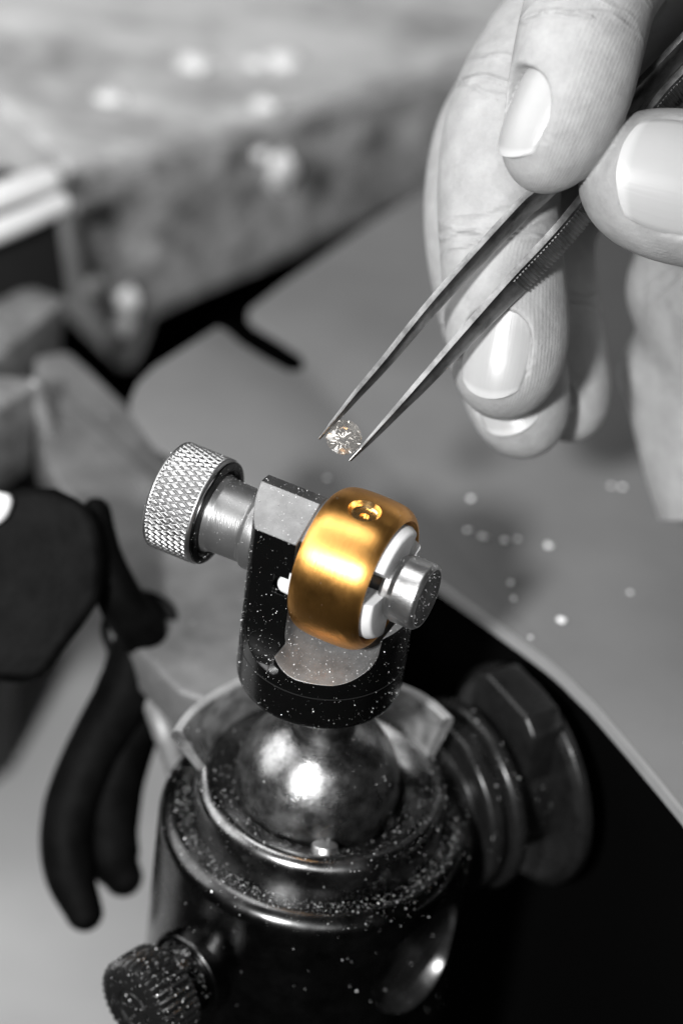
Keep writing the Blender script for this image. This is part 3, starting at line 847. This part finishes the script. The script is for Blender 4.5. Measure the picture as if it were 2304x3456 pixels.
# nails: finger, distance of the nail centre from the fingertip, outward normal, extra tilt of the tip direction, width, length, curve across, curve along
NAILS = [
    ('index', 10.2, (-.86, .05, -.50), (0, 0, 0), 11.5, 14.5, 6.8, 24),
    ('middle', 9.4, (-.30, .02, -.95), (-.10, 0, 0), 11.0, 15.0, 7.4, 26),
    ('ring', 8.6, (-.35, -.02, -.93), (-.05, 0, 0), 10.5, 13.0, 7.2, 26),
    ('little', 6.8, (-.62, 0, -.78), (0, 0, 0), 8.0, 9.5, 5.0, 22),
    ('thumb', 12.0, (.0, .04, -1), (0, 0, 0), 17.4, 21.0, 10.8, 44),
]
nail_frames = []
for nm, back_d, nn, tilt, wdt, ln, cx_, cy_ in NAILS:
    sp = spl[nm]; c_ = sp[:, :3]
    rest = np.concatenate([np.cumsum(np.linalg.norm(np.diff(c_, axis=0), axis=1)[::-1])[::-1], [0]]) + sp[-1, 3]
    k = int(np.argmin(abs(rest - back_d))); k = max(1, min(k, len(c_) - 2))
    t_ = c_[k + 1] - c_[k - 1]; t_ /= np.linalg.norm(t_); t_ = t_ + np.array(tilt); t_ /= np.linalg.norm(t_)
    n_ = np.array(nn, float); n_ -= t_ * (n_ @ t_); n_ /= np.linalg.norm(n_); s_ = np.cross(t_, n_)
    O = c_[k] + n_ * (sp[k, 3] + .12); nail_frames.append((nm, O, t_, n_, s_, wdt, ln, cx_, cy_))
    pad = ln * .75
    i0 = np.maximum(0, np.floor((O - pad - lo) / H).astype(int)); i1 = np.minimum(N, np.ceil((O + pad - lo) / H).astype(int))
    if (i1 <= i0).any(): continue
    X_, Y_, Z_ = gx[i0[0]:i1[0]][:, None, None] - O[0], gy[i0[1]:i1[1]][None, :, None] - O[1], gz[i0[2]:i1[2]][None, None, :] - O[2]
    a = X_ * s_[0] + Y_ * s_[1] + Z_ * s_[2]; b = X_ * t_[0] + Y_ * t_[1] + Z_ * t_[2]; c = X_ * n_[0] + Y_ * n_[1] + Z_ * n_[2]
    hgt = -a * a / (2 * cx_) - np.where(b > 0, b * b / (2 * cy_), b * b / 260) - .25
    rim = (np.abs(a / (wdt / 2 + .1)) ** 2.7 + np.abs(np.where(b < 0, b * 1.13, b) / (ln / 2 + .1)) ** 2.7) ** (1 / 2.7)
    rimd = (rim - 1) * wdt * .5
    carve = np.maximum(np.maximum(rimd, hgt - c), c - 4.0)             # negative inside the carved pocket
    sl = tuple(slice(i0[q], i1[q]) for q in range(3))
    S[sl] = -smin(-S[sl], carve, .6)


def surface_nets(S, lo, H):
    ins = S < 0
    nx, ny, nz = S.shape
    acc = np.zeros((nx - 1, ny - 1, nz - 1, 3), np.float32); cnt = np.zeros((nx - 1, ny - 1, nz - 1), np.float32)
    corners = [(i, j, k) for i in (0, 1) for j in (0, 1) for k in (0, 1)]
    g = lambda A_, c: A_[c[0]:nx - 1 + c[0], c[1]:ny - 1 + c[1], c[2]:nz - 1 + c[2]]
    for ax in range(3):
        for c in corners:
            if c[ax]: continue
            c2 = list(c); c2[ax] = 1
            a, b = g(S, c), g(S, c2); m_ = (a < 0) != (b < 0)
            idx = np.nonzero(m_); av, bv_ = a[idx], b[idx]; t_ = av / (av - bv_)
            off = np.tile(np.array(c, np.float32), (len(t_), 1)); off[:, ax] += t_
            acc[idx] += off; cnt[idx] += 1
    act = np.nonzero(cnt > 0)
    ids = np.full(cnt.shape, -1, np.int64); ids[act] = np.arange(len(act[0]))
    v_ = (np.stack(act, 1) + acc[act] / cnt[act][:, None]) * H + lo
    quads = []
    for ax in range(3):
        sl0 = [slice(None)] * 3; sl1 = [slice(None)] * 3; sl0[ax] = slice(0, -1); sl1[ax] = slice(1, None)
        e_ = np.stack(np.nonzero(ins[tuple(sl0)] != ins[tuple(sl1)]), 1)
        u, w = (ax + 1) % 3, (ax + 2) % 3
        ok = (e_[:, u] > 0) & (e_[:, w] > 0) & (e_[:, u] < S.shape[u] - 1) & (e_[:, w] < S.shape[w] - 1)
        e_ = e_[ok]; flip = ins[tuple(e_.T)]
        def cid(du, dw):
            q = e_.copy(); q[:, u] -= du; q[:, w] -= dw; return ids[tuple(q.T)]
        q = np.stack([cid(1, 1), cid(0, 1), cid(0, 0), cid(1, 0)], 1)
        q[~flip] = q[~flip][:, ::-1]; quads.append(q)
    return v_, np.vstack(quads)


hv_, hq = surface_nets(S, lo, H)
del S
# ridge attributes: nearest finger, angle round its axis
crease = np.zeros(len(hv_)); best = np.full(len(hv_), 1e9); ridge = np.zeros(len(hv_)); mask = np.zeros(len(hv_))
JOINTS = {'index': [(19.2, .8), (20.6, .5), (24.5, .7), (27.2, .9), (28.6, .6)], 'middle': [(21.5, .8), (23.2, .9), (24.6, .6), (26.8, .5), (43, .7), (45, .9), (47.2, .6)], 'ring': [(19, .8), (21, .9), (23, .6)], 'little': [(16, .8), (18, .6)], 'thumb': [(26, .9), (28, .8), (30, .6)]}
PADN = {'index': (.85, -.25, -.1), 'middle': (.75, 0, .1), 'ring': (.6, 0, .3), 'little': (.6, 0, .3), 'thumb': (0, -.4, 1)}
for nm, sp in spl.items():
    c = sp[:, :3]; tg = np.gradient(c, axis=0); tg /= np.linalg.norm(tg, axis=1)[:, None]
    cum = np.concatenate([[0], np.cumsum(np.linalg.norm(np.diff(c, axis=0), axis=1))])
    dd = np.full(len(hv_), 1e9); ix = np.zeros(len(hv_), int)
    for i in range(len(c)):
        q = np.linalg.norm(hv_ - c[i], axis=1) - sp[i, 3]; m_ = q < dd; dd[m_] = q[m_]; ix[m_] = i
    sel = dd < best; best[sel] = dd[sel]
    rel = hv_ - c[ix]; al = cum[ix] + np.einsum('ij,ij->i', rel, tg[ix]); T = tg[ix]
    pn_ = np.array(PADN[nm], float)[None] - T * (T @ np.array(PADN[nm], float))[:, None]; pn_ /= np.linalg.norm(pn_, axis=1)[:, None]
    sd = np.cross(T, pn_); rp_ = np.einsum('ij,ij->i', rel, pn_); rs_ = np.einsum('ij,ij->i', rel, sd)
    angp = np.arctan2(rs_, rp_); left = cum[-1] - al
    ph = (angp * 8.6 + .012 * (left - 8) ** 2 * np.sign(angp)) * 2 * math.pi / .62
    mk = np.clip((1.9 - np.abs(angp)) / .5, 0, 1) * np.clip((26 - left) / 6, 0, 1)
    ridge[sel] = ph[sel]; mask[sel] = mk[sel]
    cr_ = np.zeros(len(hv_))
    for j_, am_ in JOINTS[nm]:
        cr_ += am_ * np.exp(-((left - j_ + .7 * np.sin(2.3 * angp + j_) + .35 * np.sin(7 * angp + 2 * j_)) / .42) ** 2)
    crease[sel] = (-cr_ * np.clip((np.abs(angp) - .5) / .6, .25, 1))[sel]
hw = cs2w(hv_); base_h = W(P(1900, 900, 460))
me = bpy.data.meshes.new('hand')
loc = (hw + np.array([0, 0, Z0])) * MM - np.array(base_h)
me.from_pydata(loc.tolist(), [], hq.tolist()); me.update()
for nm_, ar in (('ridge', ridge), ('ridge_mask', mask), ('crease', crease)):
    at_ = me.attributes.new(nm_, 'FLOAT', 'POINT'); at_.data.foreach_set('value', ar.astype(np.float32))
me.materials.append(MAT['skin']); me.shade_smooth()
hand = bpy.data.objects.new('hand', me); COL.objects.link(hand); hand.location = base_h
hand.matrix_world = Matrix.Translation(base_h)
tag(hand, 'bare hand with curled fingers pinching the tweezers between thumb and forefinger', 'hand')

for nm, O, t_, n_, s_, wdt, ln, cx_, cy_ in nail_frames:
    vs, fs, uu, vv_ = [], [], [], []
    A_, B_ = 20, 28
    for layer in (0, 1):
        for j in range(B_ + 1):
            for i in range(A_ + 1):
                u = i / A_ * 2 - 1; v_ = j / B_ * 2 - 1
                # squircle map: square -> rounded outline
                x2 = u * math.sqrt(1 - .30 * v_ * v_); y2 = v_ * math.sqrt(1 - .48 * u * u)
                a = x2 * wdt / 2; b = y2 * ln / 2
                c = -a * a / (2 * cx_) - (b * b / (2 * cy_) if b > 0 else b * b / 260) - (.0 if layer == 0 else .55) - .22 * abs(u) ** 6
                vs.append(cs2w(O + s_ * a + t_ * b + n_ * c)); uu.append(u); vv_.append((v_ + 1) / 2)
    m1 = (A_ + 1) * (B_ + 1); q = lambda i, j, l_: l_ * m1 + j * (A_ + 1) + i
    for j in range(B_):
        for i in range(A_):
            fs.append((q(i, j, 0), q(i + 1, j, 0), q(i + 1, j + 1, 0), q(i, j + 1, 0))); fs.append((q(i, j, 1), q(i, j + 1, 1), q(i + 1, j + 1, 1), q(i + 1, j, 1)))
    for i in range(A_):
        fs.append((q(i, 0, 0), q(i, 0, 1), q(i + 1, 0, 1), q(i + 1, 0, 0))); fs.append((q(i, B_, 0), q(i + 1, B_, 0), q(i + 1, B_, 1), q(i, B_, 1)))
    for j in range(B_):
        fs.append((q(0, j, 0), q(0, j + 1, 0), q(0, j + 1, 1), q(0, j, 1))); fs.append((q(A_, j, 0), q(A_, j, 1), q(A_, j + 1, 1), q(A_, j + 1, 0)))
    no = mesh_obj('fingernail', vs, fs, 'nail', hand, 60)
    for nm_, ar in (('nail_u', uu), ('nail_v', vv_)):
        at_ = no.data.attributes.new(nm_, 'FLOAT', 'POINT'); at_.data.foreach_set('value', np.array(ar, np.float32))

# ------------------------------------------------------------------ chips and filings
chips = [(1590, 1680, 1.0), (1580, 1788, .9), (1632, 1810, 1.3), (1705, 1822, .9), (1745, 1818, .7), (1850, 1840, 1.2), (1895, 2090, 1.2), (2100, 1642, .8), (2062, 1638, .7), (1725, 1965, .7), (1733, 2020, .7), (2125, 1998, .6), (1790, 2150, .6), (1105, 1612, .6)]
for i, (px, py, s) in enumerate(chips):
    c = onz(px, py, TZ + .35 * s + .05)
    vs = [c + np.array([random.uniform(.7, 1.2) * s * math.cos(k * 1.05) * .75, random.uniform(.7, 1.1) * s * math.sin(k * 1.05) * .75, random.uniform(-.25, .1) * s]) for k in range(6)] + [c + np.array([0, 0, .35 * s]), c + np.array([0, 0, -.35 * s])]
    fs = [(k, (k + 1) % 6, 6) for k in range(6)] + [((k + 1) % 6, k, 7) for k in range(6)]
    o = mesh_obj('metal_chip', vs, fs, 'dust_metal', None, 0)
    tag(o, 'tiny bright metal chip lying on the grey sheet', 'metal chip', 'metal chips on the grey sheet')

bpy.context.view_layer.update()
dg = bpy.context.evaluated_depsgraph_get()
dv_, df_ = [], []


def scatter(o, count, smin_, smax_, test=None, upmin=.15):
    me = o.data; me.calc_loop_triangles(); mw = np.array(o.matrix_world)
    v_ = np.empty(len(me.vertices) * 3, np.float32); me.vertices.foreach_get('co', v_); v_ = v_.reshape(-1, 3) @ mw[:3, :3].T + mw[:3, 3]
    tr = np.empty(len(me.loop_triangles) * 3, np.int32); me.loop_triangles.foreach_get('vertices', tr); tr = tr.reshape(-1, 3)
    a, b, c = v_[tr[:, 0]], v_[tr[:, 1]], v_[tr[:, 2]]
    cr = np.cross(b - a, c - a); ar = np.linalg.norm(cr, axis=1); nr = cr / np.maximum(ar, 1e-20)[:, None]
    wgt = ar * np.clip(nr[:, 2] + upmin, 0, 1)
    mid = ((a + b + c) / 3) / MM - np.array([0, 0, Z0])
    if test is not None: wgt = wgt * test(mid, nr)
    if wgt.sum() <= 0: return
    pk = rng.choice(len(tr), count, p=wgt / wgt.sum())
    u = rng.random((count, 2)); su = np.sqrt(u[:, 0])
    p = a[pk] * (1 - su)[:, None] + b[pk] * (su * (1 - u[:, 1]))[:, None] + c[pk] * (su * u[:, 1])[:, None]
    for q, n_ in zip(p, nr[pk]):
        s = (smin_ + (smax_ - smin_) * rng.random() ** 4 * 1.25) * MM
        k0 = len(dv_)
        rv = rng.normal(size=(4, 3)); rv /= np.linalg.norm(rv, axis=1)[:, None]
        dv_.extend((q + n_ * s * .25 + rv * s * .6).tolist()); df_.extend([(k0, k0 + 1, k0 + 2), (k0, k0 + 2, k0 + 3), (k0, k0 + 3, k0 + 1), (k0 + 1, k0 + 3, k0 + 2)])


ob = lambda n_: bpy.data.objects[n_]
scatter(ob('fork'), 2600, .05, .22, upmin=.45)
scatter(ob('fork'), 900, .05, .2, upmin=.05)
scatter(ob('socket_ring'), 2000, .06, .22)
scatter(body, 3000, .07, .24, test=lambda m_, n_: (m_[:, 2] > -12) * (np.hypot(m_[:, 0], m_[:, 1]) > 20.5) * np.where(np.hypot(m_[:, 0], m_[:, 1]) < 23.4, 1., .12), upmin=.05)
scatter(body, 260, .12, .34, test=lambda m_, n_: (m_[:, 2] < -10) & (m_[:, 2] > -60), upmin=.3)
scatter(ob('ball'), 140, .1, .28)
scatter(ob('guard_wall'), 120, .1, .28)
scatter(ob('knurled_head'), 700, .1, .3, upmin=.3)
scatter(scr, 350, .12, .36)
scatter(ob('knurled_knob'), 260, .06, .18)
scatter(ob('knob_face'), 120, .06, .2, upmin=.5)
scatter(ob('neck'), 420, .06, .2)
scatter(ob('cap'), 260, .06, .2, upmin=.4)
scatter(ob('cap_face'), 120, .06, .18, upmin=.9)
scatter(band, 130, .05, .14, upmin=.5)
scatter(ob('hub'), 260, .12, .34)
scatter(ob('sheet'), 420, .12, .45)
scatter(ob('plate'), 160, .12, .45)
du = bpy.data.meshes.new('metal_dust'); du.from_pydata(dv_, [], df_); du.update(); du.materials.append(MAT['dust_metal'])
duo = bpy.data.objects.new('metal_dust', du); COL.objects.link(duo)
tag(duo, 'fine bright metal filings strewn over vise, holder and sheet', 'filings', kind='stuff')
